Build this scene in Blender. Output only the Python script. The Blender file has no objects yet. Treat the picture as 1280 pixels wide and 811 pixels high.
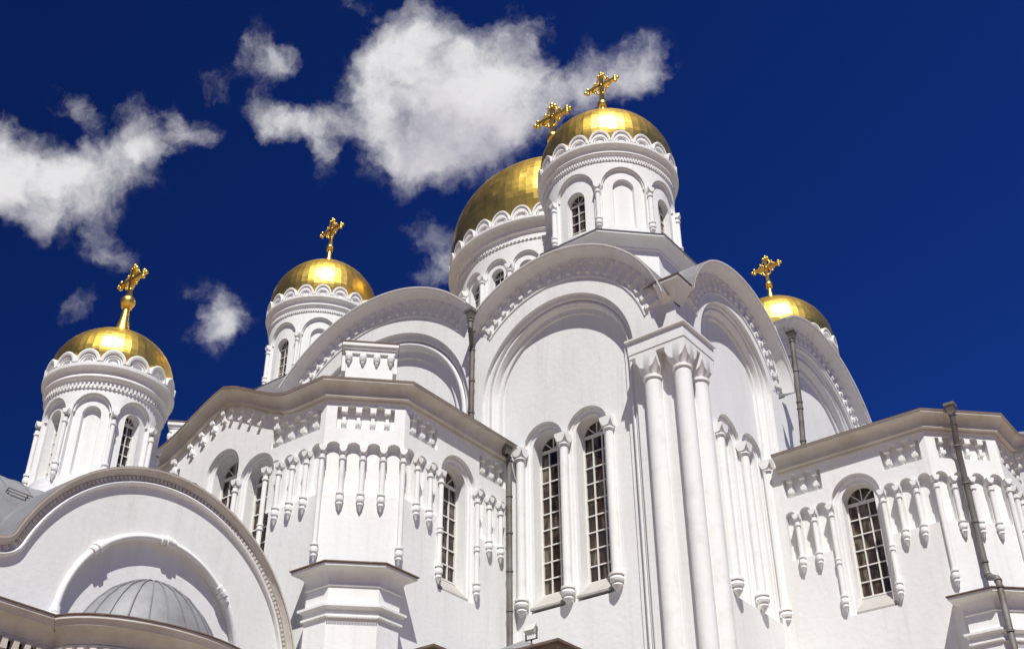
import bpy, bmesh, math, random
from mathutils import Vector, Matrix
from mathutils.geometry import delaunay_2d_cdt
random.seed(7)
S = bpy.context.scene
C = S.collection
PI = math.pi
rad = math.radians

# ------------------------------------------------------------------ camera
F_PX, PITCH, ROLL, YAW = 1516.83, rad(33.654), rad(-0.367), rad(-37.076)
fw = Vector((math.sin(YAW)*math.cos(PITCH), math.cos(YAW)*math.cos(PITCH), math.sin(PITCH)))
r0 = Vector((math.cos(YAW), -math.sin(YAW), 0)); u0 = r0.cross(fw)
CR = r0*math.cos(ROLL) + u0*math.sin(ROLL); CU = -r0*math.sin(ROLL) + u0*math.cos(ROLL)
cam = bpy.data.cameras.new('camera'); cam_o = bpy.data.objects.new('camera', cam); C.objects.link(cam_o)
cam_o.matrix_world = Matrix(((CR.x, CU.x, -fw.x, 0), (CR.y, CU.y, -fw.y, 0), (CR.z, CU.z, -fw.z, 0), (0, 0, 0, 1)))
cam.sensor_width = 36; cam.lens = 36*F_PX/1280; cam.clip_start = .1; cam.clip_end = 4000
S.camera = cam_o
GROUND = -1.7                                            # the eye is at the origin, 1.7 m above the paving

# ------------------------------------------------------------------ sun, sky, exposure
SUN_EL, SUN_AZ = rad(58), rad(-48)                       # azimuth counted from +x towards +y
sd = Vector((math.cos(SUN_EL)*math.cos(SUN_AZ), math.cos(SUN_EL)*math.sin(SUN_AZ), math.sin(SUN_EL)))
sl = bpy.data.lights.new('sun', 'SUN'); sl.energy = 4.8; sl.angle = rad(.5); sl.color = (1, .972, .92)
so = bpy.data.objects.new('sun', sl); C.objects.link(so); so.rotation_euler = (-sd).to_track_quat('-Z', 'Y').to_euler()
S.view_settings.view_transform = 'Standard'; S.view_settings.look = 'None'
S.view_settings.gamma = 1; S.view_settings.exposure = 0.28; S.view_settings.use_curve_mapping = False
S.cycles.max_bounces = 8; S.cycles.diffuse_bounces = 5; S.cycles.glossy_bounces = 4

def link(nt, a, b): nt.links.new(a, b)
W = bpy.data.worlds.new('World'); S.world = W; W.use_nodes = True
nt = W.node_tree; nt.nodes.clear()
def nd(tree, typ, **kw):
    n = tree.nodes.new(typ)
    for k, v in kw.items():
        if k == 'inp':
            for i, x in v.items(): n.inputs[i].default_value = x
        else: setattr(n, k, v)
    return n
sky = nd(nt, 'ShaderNodeTexSky', sky_type='NISHITA', sun_disc=False, sun_elevation=SUN_EL,
         sun_rotation=math.atan2(sd.x, sd.y), altitude=100, air_density=1.0, dust_density=.25, ozone_density=2.0)
bg = nd(nt, 'ShaderNodeBackground', inp={'Strength': .1}); wo = nd(nt, 'ShaderNodeOutputWorld')
tint = nd(nt, 'ShaderNodeMix', data_type='RGBA', blend_type='MULTIPLY'); tint.inputs[0].default_value = 1
tint.inputs[7].default_value = (.040, .122, .435, 1)        # a polarised, deep blue sky
link(nt, sky.outputs[0], tint.inputs[6])
def pix_dir(x, y):
    return (CR*((x-640)/F_PX) + CU*(-(y-405.5)/F_PX) + fw).normalized()
tc = nd(nt, 'ShaderNodeTexCoord')
# clouds: how deep a direction lies in the cloud field (a group, asked twice: here and a little higher up for the shading)
CLOUDS = [(470,80,66,.95),(530,62,75,1.1),(590,95,82,1.1),(500,125,88,1.1),(560,145,98,1.2),(625,145,80,1.0),(670,135,60,.85),(540,200,62,.9),
          (495,185,62,.8),(600,188,58,.8),(705,112,50,.9),(745,100,48,.9),(805,86,48,.85),(778,110,38,.75),
          (345,150,48,.85),(375,155,46,.85),(405,180,40,.8),(408,206,32,.7),(335,135,36,.65),(432,140,46,.75),
          (440,6,44,.8),(318,74,46,.75),(350,85,30,.65),(660,45,42,.5),
          (15,205,76,1.1),(-10,180,64,1),(60,235,70,1.0),(112,215,62,.95),(150,182,55,.9),(192,160,50,.88),(232,168,44,.85),(272,176,38,.75),(180,200,40,.6),
          (92,125,38,.62),(120,145,34,.5),(45,275,56,.8),(15,255,54,.8),(150,314,32,.62),(118,290,42,.65),(280,396,58,1.0),(275,410,36,.5),(103,388,30,.65),
          (550,296,50,.75),(546,335,44,.7),(270,122,34,.5),(-60,230,90,1)]
G = bpy.data.node_groups.new('cloud_depth', 'ShaderNodeTree')
G.interface.new_socket('Vector', in_out='INPUT', socket_type='NodeSocketVector'); G.interface.new_socket('Depth', in_out='OUTPUT', socket_type='NodeSocketFloat')
gi = G.nodes.new('NodeGroupInput'); go_ = G.nodes.new('NodeGroupOutput')
nz0 = nd(G, 'ShaderNodeTexNoise', inp={'Scale': 21.0, 'Detail': 6.0, 'Roughness': .58})
link(G, gi.outputs[0], nz0.inputs['Vector'])
sub = nd(G, 'ShaderNodeVectorMath', operation='SUBTRACT'); sub.inputs[1].default_value = (.5, .5, .5)
link(G, nz0.outputs['Color'], sub.inputs[0])
sc = nd(G, 'ShaderNodeVectorMath', operation='SCALE'); sc.inputs['Scale'].default_value = .05
link(G, sub.outputs[0], sc.inputs[0])
wd = nd(G, 'ShaderNodeVectorMath', operation='ADD')
link(G, gi.outputs[0], wd.inputs[0]); link(G, sc.outputs[0], wd.inputs[1])
acc = None
for (px, py, pr, w) in CLOUDS:
    c = pix_dir(px, py); r = (pix_dir(px+pr, py)-c).length
    d = nd(G, 'ShaderNodeVectorMath', operation='DISTANCE'); d.inputs[1].default_value = c
    link(G, wd.outputs[0], d.inputs[0])
    mr = nd(G, 'ShaderNodeMapRange', interpolation_type='SMOOTHSTEP', inp={'From Min': 0.0, 'From Max': r*1.22, 'To Min': w, 'To Max': 0.0})
    link(G, d.outputs['Value'], mr.inputs['Value'])
    if acc is None: acc = mr.outputs[0]
    else:
        a = nd(G, 'ShaderNodeMath', operation='ADD'); link(G, acc, a.inputs[0]); link(G, mr.outputs[0], a.inputs[1]); acc = a.outputs[0]
nz1 = nd(G, 'ShaderNodeTexNoise', inp={'Scale': 19.0, 'Detail': 8.0, 'Roughness': .57, 'Lacunarity': 2.1})
link(G, wd.outputs[0], nz1.inputs['Vector'])
nm = nd(G, 'ShaderNodeMath', operation='MULTIPLY_ADD'); nm.inputs[1].default_value = 3.2; nm.inputs[2].default_value = -1.85
link(G, nz1.outputs[0], nm.inputs[0])
lim = nd(G, 'ShaderNodeMath', operation='MINIMUM'); lim.inputs[1].default_value = 1.7; link(G, acc, lim.inputs[0])
near = nd(G, 'ShaderNodeMath', operation='MULTIPLY', use_clamp=True); near.inputs[1].default_value = 5.0; link(G, acc, near.inputs[0])
dn = nd(G, 'ShaderNodeMath', operation='MULTIPLY_ADD'); link(G, nm.outputs[0], dn.inputs[0]); link(G, near.outputs[0], dn.inputs[1]); link(G, lim.outputs[0], dn.inputs[2])
link(G, dn.outputs[0], go_.inputs[0])
def cloud_at(off):
    v = nd(nt, 'ShaderNodeVectorMath', operation='ADD'); v.inputs[1].default_value = off; link(nt, tc.outputs['Generated'], v.inputs[0])
    g_ = nd(nt, 'ShaderNodeGroup'); g_.node_tree = G; link(nt, v.outputs[0], g_.inputs[0]); return g_.outputs[0]
D0 = cloud_at((0, 0, 0)); D1 = cloud_at(CU*.058+CR*-.022)
cov = nd(nt, 'ShaderNodeMapRange', interpolation_type='SMOOTHSTEP', inp={'From Min': .02, 'From Max': 1.7, 'To Min': 0.0, 'To Max': 1.0})
link(nt, D0, cov.inputs['Value'])
ramp = nd(nt, 'ShaderNodeValToRGB')
e = ramp.color_ramp.elements
e[0].position = 0; e[0].color = (6.6, 6.5, 6.6, 1); e[1].position = 1.0; e[1].color = (2.9, 2.85, 3.45, 1)
x = e.new(.5); x.color = (5.2, 5.1, 5.4, 1)
thick = nd(nt, 'ShaderNodeMapRange', inp={'From Min': .1, 'From Max': 2.15, 'To Min': 0.0, 'To Max': 1.0})
link(nt, D1, thick.inputs['Value']); link(nt, thick.outputs[0], ramp.inputs[0])
cm = nd(nt, 'ShaderNodeMix', data_type='RGBA')
# the polarising filter darkens the sky away from the lower right
ax_ = (pix_dir(1250, 480)-pix_dir(60, 20)); pd = nd(nt, 'ShaderNodeVectorMath', operation='DOT_PRODUCT'); pd.inputs[1].default_value = ax_.normalized()
link(nt, tc.outputs['Generated'], pd.inputs[0])
pm_ = nd(nt, 'ShaderNodeMapRange', inp={'From Min': pix_dir(60, 20).dot(ax_.normalized()), 'From Max': pix_dir(1250, 480).dot(ax_.normalized()), 'To Min': .66, 'To Max': 1.22})
link(nt, pd.outputs['Value'], pm_.inputs['Value'])
pv = nd(nt, 'ShaderNodeVectorMath', operation='SCALE'); link(nt, tint.outputs[2], pv.inputs[0]); link(nt, pm_.outputs[0], pv.inputs['Scale'])
dk = nd(nt, 'ShaderNodeVectorMath', operation='MINIMUM'); dk.inputs[1].default_value = (.05, .36, 2.2); link(nt, pv.outputs[0], dk.inputs[0])
link(nt, cov.outputs[0], cm.inputs[0]); link(nt, dk.outputs[0], cm.inputs[6]); link(nt, ramp.outputs[0], cm.inputs[7])
link(nt, cm.outputs[2], bg.inputs['Color']); link(nt, bg.outputs[0], wo.inputs['Surface'])

# ------------------------------------------------------------------ materials
def mat(name, col, rough=.8, metal=0.0, spots=None, bump=0.0, bscale=30.0, streak=0.0, spec=.3):
    m = bpy.data.materials.new(name); m.use_nodes = True; t = m.node_tree; b = t.nodes['Principled BSDF']
    b.inputs['Base Color'].default_value = (*col, 1); b.inputs['Roughness'].default_value = rough
    b.inputs['Metallic'].default_value = metal; b.inputs['Specular IOR Level'].default_value = spec
    g = nd(t, 'ShaderNodeNewGeometry')
    if spots:
        mp = nd(t, 'ShaderNodeMapping'); mp.inputs['Scale'].default_value = (1, 1, 1-streak)
        link(t, g.outputs['Position'], mp.inputs['Vector'])
        n1 = nd(t, 'ShaderNodeTexNoise', inp={'Scale': spots[1], 'Detail': 8.0, 'Roughness': .65}); link(t, mp.outputs[0], n1.inputs['Vector'])
        r = nd(t, 'ShaderNodeMapRange', inp={'From Min': spots[2], 'From Max': spots[3], 'To Min': 0.0, 'To Max': spots[4]})
        link(t, n1.outputs[0], r.inputs['Value'])
        mx = nd(t, 'ShaderNodeMix', data_type='RGBA'); mx.inputs[6].default_value = (*col, 1); mx.inputs[7].default_value = (*spots[0], 1)
        link(t, r.outputs[0], mx.inputs[0]); link(t, mx.outputs[2], b.inputs['Base Color'])
        if streak:
            mp2 = nd(t, 'ShaderNodeMapping'); mp2.inputs['Scale'].default_value = (3.2, 3.2, .22); link(t, g.outputs['Position'], mp2.inputs['Vector'])
            n3 = nd(t, 'ShaderNodeTexNoise', inp={'Scale': 1.6, 'Detail': 9.0, 'Roughness': .7}); link(t, mp2.outputs[0], n3.inputs['Vector'])
            r3 = nd(t, 'ShaderNodeMapRange', inp={'From Min': .52, 'From Max': .80, 'To Min': 0.0, 'To Max': .55}); link(t, n3.outputs[0], r3.inputs['Value'])
            mx3 = nd(t, 'ShaderNodeMix', data_type='RGBA'); mx3.inputs[7].default_value = (.58, .55, .50, 1); link(t, mx.outputs[2], mx3.inputs[6])
            link(t, r3.outputs[0], mx3.inputs[0]); link(t, mx3.outputs[2], b.inputs['Base Color'])
    if bump:
        n2 = nd(t, 'ShaderNodeTexNoise', inp={'Scale': bscale, 'Detail': 6.0}); link(t, g.outputs['Position'], n2.inputs['Vector'])
        bp = nd(t, 'ShaderNodeBump', inp={'Strength': bump, 'Distance': .02}); link(t, n2.outputs[0], bp.inputs['Height'])
        link(t, bp.outputs[0], b.inputs['Normal'])
    return m
M_WALL = mat('white_plaster', (.80, .80, .79), .85, spots=((.69, .675, .64), .9, .42, .78, .65), bump=.25, bscale=9, streak=.55)
M_TRIM = mat('white_trim', (.80, .795, .78), .8, spots=((.62, .59, .55), 2.2, .5, .8, .7), bump=.15, bscale=25)
M_SOFFIT = mat('dusty_shaded_cornice', (.65, .61, .55), .85, spots=((.46, .415, .35), 1.8, .4, .75, .8), bump=.2, bscale=12)  # dusty white cornice, its colour also darkened and browned for shade under the eaves
M_ROOF = mat('zinc_roof', (.27, .275, .285), .6, .25, spots=((.18, .175, .175), 1.6, .4, .7, .8), bump=.15, bscale=5)
M_EDGE = mat('rusty_roof_edge', (.13, .08, .058), .7, spots=((.22, .17, .13), 3.0, .4, .7, .8))
M_PIPE = mat('weathered_drainpipe', (.19, .18, .165), .6, .25, spots=((.10, .075, .06), 2.5, .42, .7, .8))
M_SILL = mat('grey_sill', (.40, .385, .36), .7, spots=((.3, .26, .22), 4.0, .5, .75, .6))
M_FRAME = mat('white_window_frame', (.74, .72, .68), .6)
M_GROUND = mat('paving', (.29, .225, .165), .9, spots=((.21, .18, .14), .35, .35, .7, .8), bump=.3, bscale=6)
M_LAMP = mat('grey_lamp_housing', (.55, .54, .5), .5)

def gold_mat():
    m = bpy.data.materials.new('gilded_metal'); m.use_nodes = True; t = m.node_tree; b = t.nodes['Principled BSDF']
    b.inputs['Metallic'].default_value = 1; b.inputs['Base Color'].default_value = (.97, .71, .17, 1)
    g = nd(t, 'ShaderNodeNewGeometry')
    v = nd(t, 'ShaderNodeTexNoise', inp={'Scale': 1.7, 'Detail': 4.0, 'Roughness': .55}); link(t, g.outputs['Position'], v.inputs['Vector'])
    r = nd(t, 'ShaderNodeMapRange', inp={'From Min': .3, 'From Max': .7, 'To Min': .34, 'To Max': .42}); link(t, v.outputs[0], r.inputs['Value'])
    link(t, r.outputs[0], b.inputs['Roughness'])
    vo = nd(t, 'ShaderNodeTexVoronoi', inp={'Scale': 1.6}); link(t, g.outputs['Position'], vo.inputs['Vector'])
    n2 = nd(t, 'ShaderNodeTexNoise', inp={'Scale': 2.2, 'Detail': 2.0}); link(t, g.outputs['Position'], n2.inputs['Vector'])
    ad = nd(t, 'ShaderNodeMath', operation='MULTIPLY_ADD'); ad.inputs[1].default_value = .35
    link(t, vo.outputs['Distance'], ad.inputs[0]); link(t, n2.outputs[0], ad.inputs[2])
    b.inputs['Coat Weight'].default_value = .35; b.inputs['Coat Roughness'].default_value = .16; b.inputs['Coat Tint'].default_value = (1, .8, .35, 1)
    bp = nd(t, 'ShaderNodeBump', inp={'Strength': .14, 'Distance': .10}); link(t, ad.outputs[0], bp.inputs['Height'])
    link(t, bp.outputs[0], b.inputs['Normal'])
    return m
M_GOLD = gold_mat()
def glass_mat():
    m = bpy.data.materials.new('dark_window_glass'); m.use_nodes = True; t = m.node_tree; b = t.nodes['Principled BSDF']
    b.inputs['Roughness'].default_value = .12; b.inputs['Specular IOR Level'].default_value = .5
    g = nd(t, 'ShaderNodeNewGeometry'); mp = nd(t, 'ShaderNodeMapping'); mp.inputs['Scale'].default_value = (5, 5, 1.5)
    link(t, g.outputs['Position'], mp.inputs['Vector'])
    n = nd(t, 'ShaderNodeTexNoise', inp={'Scale': 1.0, 'Detail': 3.0}); link(t, mp.outputs[0], n.inputs['Vector'])
    r = nd(t, 'ShaderNodeValToRGB'); e = r.color_ramp.elements
    e[0].position = .42; e[0].color = (.016, .012, .011, 1); e[1].position = .66; e[1].color = (.15, .135, .10, 1)
    x = r.color_ramp.elements.new(.52); x.color = (.045, .024, .018, 1)
    link(t, n.outputs[0], r.inputs[0]); link(t, r.outputs[0], b.inputs['Base Color'])
    return m
M_GLASS = glass_mat()

# ------------------------------------------------------------------ mesh tools
class MB:
    def __init__(s): s.v = []; s.f = []; s.m = []; s.flat = set()
    def add(s, vs, fs, m=0, flat=False):
        o = len(s.v)
        if flat: s.flat.update(range(len(s.f), len(s.f)+len(fs)))
        s.v += [tuple(v) for v in vs]
        for f in fs: s.f.append([i+o for i in f]); s.m.append(m)
    def grid(s, rows, m=0, closed=False):
        n = len(rows[0]); vs = [p for r in rows for p in r]; fs = []
        for i in range(len(rows)-1):
            for j in range(n if closed else n-1):
                k = (j+1) % n
                fs.append((i*n+j, i*n+k, (i+1)*n+k, (i+1)*n+j))
        s.add(vs, fs, m)
    def build(s, name, mats, parent=None, ang=32):
        me = bpy.data.meshes.new(name); me.from_pydata(s.v, [], s.f)
        mats = mats if isinstance(mats, (list, tuple)) else [mats]
        for m in mats: me.materials.append(m)
        for i, (p, k) in enumerate(zip(me.polygons, s.m)): p.material_index = k; p.use_smooth = i not in s.flat
        bm = bmesh.new(); bm.from_mesh(me); bmesh.ops.remove_doubles(bm, verts=bm.verts, dist=2e-4)
        bmesh.ops.recalc_face_normals(bm, faces=bm.faces)
        lim = rad(ang)
        for e in bm.edges: e.smooth = len(e.link_faces) == 2 and e.calc_face_angle(9) < lim
        bm.to_mesh(me); bm.free()
        o = bpy.data.objects.new(name, me); C.objects.link(o)
        if parent: o.parent = parent
        return o

def pip(x, y, poly):
    c = False; j = len(poly)-1
    for i in range(len(poly)):
        a, b = poly[i], poly[j]
        if (a[1] > y) != (b[1] > y) and x < (b[0]-a[0])*(y-a[1])/(b[1]-a[1])+a[0]: c = not c
        j = i
    return c
def bbox(p):
    xs = [q[0] for q in p]; ys = [q[1] for q in p]; return min(xs), max(xs), min(ys), max(ys)

def sheet(mb, f, outline, holes=(), d=0.0, cuts=(), m=0):
    vs = []; es = []
    def loop(p):
        o = len(vs); n = len(p)
        for q in p: vs.append(Vector(q))
        for i in range(n): es.append((o+i, o+(i+1) % n))
    loop(outline)
    for h in holes: loop(h)
    x0, x1, y0, y1 = bbox(outline)
    for u in cuts:
        o = len(vs); vs.append(Vector((u, y0))); vs.append(Vector((u, y1))); es.append((o, o+1))
    V, _, Fc, *_r = delaunay_2d_cdt(vs, es, [], 0, 1e-5)
    hb = [(h, bbox(h)) for h in holes]; out = []
    for t in Fc:
        cx = sum(V[i].x for i in t)/len(t); cy = sum(V[i].y for i in t)/len(t)
        if not pip(cx, cy, outline): continue
        if any(b[0] <= cx <= b[1] and b[2] <= cy <= b[3] and pip(cx, cy, h) for h, b in hb): continue
        out.append(tuple(t))
    mb.add([f(v.x, v.y, d) for v in V], out, m, flat=not cuts)

def loft(mb, f, p0, d0, p1, d1, m=0, closed=True):           # band between two outlines of equal count
    mb.grid([[f(x, z, d0) for x, z in p0], [f(x, z, d1) for x, z in p1]], m, closed)
def arch(uc, r, zs, zb, n=20):
    return [(uc-r, zb), (uc-r, zs)] + [(uc-r*math.cos(PI*i/n), zs+r*math.sin(PI*i/n)) for i in range(1, n)] + [(uc+r, zs), (uc+r, zb)]
def arcpts(uc, r, zc, a0, a1, n=32):                           # degrees, 180 = left
    return [(uc+r*math.cos(rad(a0+(a1-a0)*i/n)), zc+r*math.sin(rad(a0+(a1-a0)*i/n))) for i in range(n+1)]
def normals(path, closed=False):
    out = []; n = len(path)
    for i in range(n):
        a = path[(i-1) % n] if (closed or i > 0) else None; b = path[i]; c = path[(i+1) % n] if (closed or i < n-1) else None
        def nrm(p, q):
            dx, dy = q[0]-p[0], q[1]-p[1]; l = math.hypot(dx, dy) or 1; return (-dy/l, dx/l)
        if a is None: out.append(nrm(b, c)); continue
        if c is None: out.append(nrm(a, b)); continue
        n1, n2 = nrm(a, b), nrm(b, c); mx, my = n1[0]+n2[0], n1[1]+n2[1]; k = (mx*mx+my*my)/2 or 1
        out.append((mx/k, my/k))
    return out
def sweep(mb, f, path, prof, m=0, closed=False, pm=None):      # prof: (offset along left normal, third coordinate)
    N = normals(path, closed)
    rows = [[f(p[0]+n[0]*o, p[1]+n[1]*o, h + (p[2] if len(p) > 2 else 0)) for o, h in prof] for p, n in zip(path, N)]
    if closed: rows.append(rows[0])
    if pm is None: mb.grid(rows, m)
    else:
        for j in range(len(prof)-1): mb.grid([[r[j], r[j+1]] for r in rows], pm[j])
    return rows
def roll(r, n=8, a0=-90, a1=90, cx=0, cy=0):
    return [(cx+r*math.sin(rad(a0+(a1-a0)*i/n)), cy+r*math.cos(rad(a0+(a1-a0)*i/n))) for i in range(n+1)]
def blk(mb, f, u, z, t0, t1, n0, n1, d0, d1, phi=0.0, m=0):    # a box lying on a surface
    c, s = math.cos(phi), math.sin(phi)
    P = []
    for d in (d0, d1):
        for t, n in ((t0, n0), (t1, n0), (t1, n1), (t0, n1)): P.append(f(u+t*c-n*s, z+t*s+n*c, d))
    mb.add(P, [(0, 1, 2, 3), (4, 5, 6, 7), (0, 1, 5, 4), (1, 2, 6, 5), (2, 3, 7, 6), (3, 0, 4, 7)], m)
def lathe(mb, c, prof, n=24, a0=0.0, a1=2*PI, m=0):
    full = abs(a1-a0-2*PI) < 1e-6; k = n if full else n+1
    rows = [[(c[0]+r*math.cos(a0+(a1-a0)*i/n), c[1]+r*math.sin(a0+(a1-a0)*i/n), z) for i in range(k)] for r, z in prof]
    mb.grid(rows, m, full)
def tube(mb, pts, r, n=10, m=0, caps=True):
    pts = [Vector(p) for p in pts]; rows = []
    for i, p in enumerate(pts):
        d = (pts[min(i+1, len(pts)-1)]-pts[max(i-1, 0)]).normalized()
        a = d.orthogonal().normalized() if i == 0 else (rows_a - d*rows_a.dot(d)).normalized()
        rows_a = a; b = d.cross(a)
        rows.append([p+a*r*math.cos(2*PI*k/n)+b*r*math.sin(2*PI*k/n) for k in range(n)])
    mb.grid(rows, m, True)
    if caps:
        mb.add(rows[0], [tuple(range(n))], m); mb.add(rows[-1], [tuple(range(n))], m)
def ball(mb, c, r, n=12, m=0, sz=1.0):
    lathe(mb, c, [(max(r*math.sin(PI*i/n), 1e-4), c[2]-r*sz*math.cos(PI*i/n)) for i in range(n+1)], max(8, n), m=m)
def obox(mb, c, ax, half, m=0):                                 # oriented box: ax = (3 axes)
    c = Vector(c); P = []
    for k in (-1, 1):
        for i, j in ((-1, -1), (1, -1), (1, 1), (-1, 1)): P.append(c+ax[0]*(half[0]*i)+ax[1]*(half[1]*j)+ax[2]*(half[2]*k))
    mb.add(P, [(0, 1, 2, 3), (4, 5, 6, 7), (0, 1, 5, 4), (1, 2, 6, 5), (2, 3, 7, 6), (3, 0, 4, 7)], m)
AX, AY, AZ = Vector((1, 0, 0)), Vector((0, 1, 0)), Vector((0, 0, 1))

def empty(name, loc):
    o = bpy.data.objects.new(name, None); C.objects.link(o); o.location = loc; o.empty_display_size = .5; return o
def inst(o, mw, parent, name=None):                             # a part that shares another part's mesh
    c = o.copy(); C.objects.link(c); c.parent = parent
    if name: c.name = name
    c.matrix_local = mw
    return c

# ------------------------------------------------------------------ ground
g = MB(); g.add([(-700, -700, GROUND), (700, -700, GROUND), (700, 700, GROUND), (-700, 700, GROUND)], [(0, 1, 2, 3)])
go = g.build('ground', M_GROUND); go['kind'] = 'structure'

# ------------------------------------------------------------------ the cathedral
root = bpy.data.objects.new('cathedral', None); C.objects.link(root)
root['label'] = 'white stone cathedral with gilded onion domes, arched gables and carved colonnettes'
root['category'] = 'cathedral'
X0, Y0 = -11.2, 21.23
XW, YN = -30.4, 38.4
fA = lambda u, z, d: (u, Y0-d, z)
fB = lambda u, z, d: (X0+d, u, z)

def stepped(mb, f, uc, zs, zb, steps, m=0, n=28):               # concentric steps into the wall; returns the innermost outline
    r, d = steps[0]; p = arch(uc, r, zs, zb, n)
    for r2, d2 in steps[1:]:
        q = arch(uc, r2, zs, zb, n); loft(mb, f, p[:], d, q[:], d2, m, closed=False); p, d = q, d2
    return p

def window_mesh(mb, f, uc, w, zb, zs, d, cols=3, rows=9, bar=.016, fw=.035):
    """arched sash: frame, transom bar, fan, muntins (0) in front of the pane (1)"""
    o = arch(uc, w, zs, zb, 16); i_ = arch(uc, w-fw, zs, zb+.04, 16)
    loft(mb, f, o, d+.03, i_, d+.03); loft(mb, f, i_, d+.03, i_, d-.02)
    sheet(mb, f, i_, (), d-.015, m=1)
    for k in range(1, cols):
        u = uc-w+2*w*k/cols; blk(mb, f, u, 0, -bar, bar, zb+.03, zs, d-.01, d+.022)
    for k in range(1, rows):
        z = zb+(zs-zb)*k/rows; blk(mb, f, uc, z, -w+.03, w-.03, -bar*.9, bar*.9, d-.01, d+.018)
    blk(mb, f, uc, zs, -w+.03, w-.03, -bar*2.4, bar*2.4, d-.01, d+.03)
    for a in (45, 90, 135):
        blk(mb, f, uc, zs, .02, w-.03, -bar*.8, bar*.8, d-.01, d+.02, rad(a))
def sill_mesh(mb, f, uc, w, z0, z1, d0, d1, m=0):
    P = [f(uc-w, z0, d0), f(uc+w, z0, d0), f(uc+w, z1, d1), f(uc-w, z1, d1), f(uc-w, z0-.05, d0), f(uc+w, z0-.05, d0), f(uc+w, z0-.05, d1), f(uc-w, z0-.05, d1)]
    mb.add(P, [(0, 1, 2, 3), (0, 1, 5, 4), (0, 3, 7, 4), (1, 2, 6, 5), (4, 5, 6, 7)], m)

def colonnette_mesh(zt, zc, r=.062, mid=None, n=12):
    """hanging colonnette at the origin: pointed corbel at zt, cushion capital ending at zc, optional ring at mid"""
    mb = MB(); k = r/.062
    prof = [(.004, zt), (.035*k, zt+.06), (.055*k, zt+.12), (.075*k, zt+.15), (.07*k, zt+.19), (.045*k, zt+.205), (.09*k, zt+.235), (.1*k, zt+.29), (.085*k, zt+.345),
            (.06*k, zt+.36), (.06*k, zt+.375), (.1*k, zt+.385), (.1*k, zt+.425), (r, zt+.44)]
    if mid: prof += [(r, mid-.1), (r*1.35, mid-.09), (r*1.35, mid-.055), (r*1.1, mid-.045), (r*1.15, mid), (r*1.35, mid+.01), (r*1.35, mid+.045), (r, mid+.055)]
    prof += [(r, zc-.31), (r*1.4, zc-.30), (r*1.4, zc-.265), (r*1.05, zc-.255), (r*1.1, zc-.2)]
    lathe(mb, (0, 0), prof, n)
    q = r*1.5; n2 = 24
    def sq(z, lob):
        out = []
        for i in range(n2):
            an = 2*PI*i/n2; x, y = math.cos(an), math.sin(an); kk = q/max(abs(x), abs(y)); x *= kk; y *= kk
            t = min(abs(x), abs(y))/q; out.append((x, y, z-lob*math.sqrt(max(0, 1-t*t))))
        return out
    rg = lambda z, rr: [(rr*math.cos(2*PI*i/n2), rr*math.sin(2*PI*i/n2), z) for i in range(n2)]
    rows = [rg(zc-.2*k, r*.9), rg(zc-.17*k, r*.95), sq(zc-.045*k, .10*k), sq(zc, 0)]
    mb.grid(rows, 0, True); mb.add(rows[-1], [tuple(range(n2))])
    return mb

class Frieze:
    """a row of little brackets (T head, stem, foot) joined by a thin fillet along their backs"""
    def __init__(s, f): s.f = f; s.mb = MB(); s.last = None
    def add(s, u, z, phi=0.0, k=1.0, d=0.0, join=True, dk=1.0):
        c, sn = math.cos(phi), math.sin(phi); o = len(s.mb.v); vs = []
        for n, t, e in ((.005, .055, .13), (-.09, .055, .13), (-.092, .03, .075), (-.25, .03, .075), (-.252, .055, .11), (-.32, .055, .11), (-.322, .03, .06), (-.36, .026, .05), (-.40, .01, .015)):
            for tt, dd in ((-t, 0), (t, 0), (t, e), (-t, e)): vs.append(s.f(u+(tt*c-n*sn)*k, z+(tt*sn+n*c)*k, d+dd*k*dk))
        fs = [(0, 1, 2, 3), (32, 33, 34, 35)]
        for i in range(8):
            for j in range(4): fs.append((i*4+j, i*4+(j+1) % 4, i*4+4+(j+1) % 4, i*4+4+j))
        s.mb.add(vs, fs)
        if s.last is not None and join: s.mb.f.append((s.last+1, o, o+4, s.last+5)); s.mb.m.append(0)
        s.last = o
    def build(s, parent): return s.mb.build('frieze', M_TRIM, parent)

# ---- facade walls: bays = (centre, zc, R outer, recess r, u0, u1)
BA = [(-14.72, 15.66, 3.50, 2.31, -17.32, X0), (-20.95, 15.66, 4.74, 3.50, -24.6, -17.32), (-27.2, 15.66, 3.50, 2.31, XW, -24.6)]
BB = [(24.25, 15.95, 2.80, 1.84, Y0, 27.02), (29.35, 16.05, 3.62, 2.80, 27.02, 32.6), (35.4, 15.95, 2.5, 1.8, 32.6, YN)]
def top_line(bays, off=0.0, n=26):
    pts = []
    for (uc, zc, R, r, u0, u1) in sorted(bays, key=lambda b: b[0]):
        for i in range(n+1):
            u = u0+(u1-u0)*i/n; q = R*R-(u-uc)**2
            pts.append((u, max(zc+math.sqrt(max(q, 0)), 16.4)-off))
    return pts
TA, TB = top_line(BA, .06), top_line(BB, .06)
WIN_A = [(-14.73-.65, .40), (-14.73+.65, .40)]
COL_A = [-14.73-1.31, -14.73, -14.73+1.31]

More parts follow.
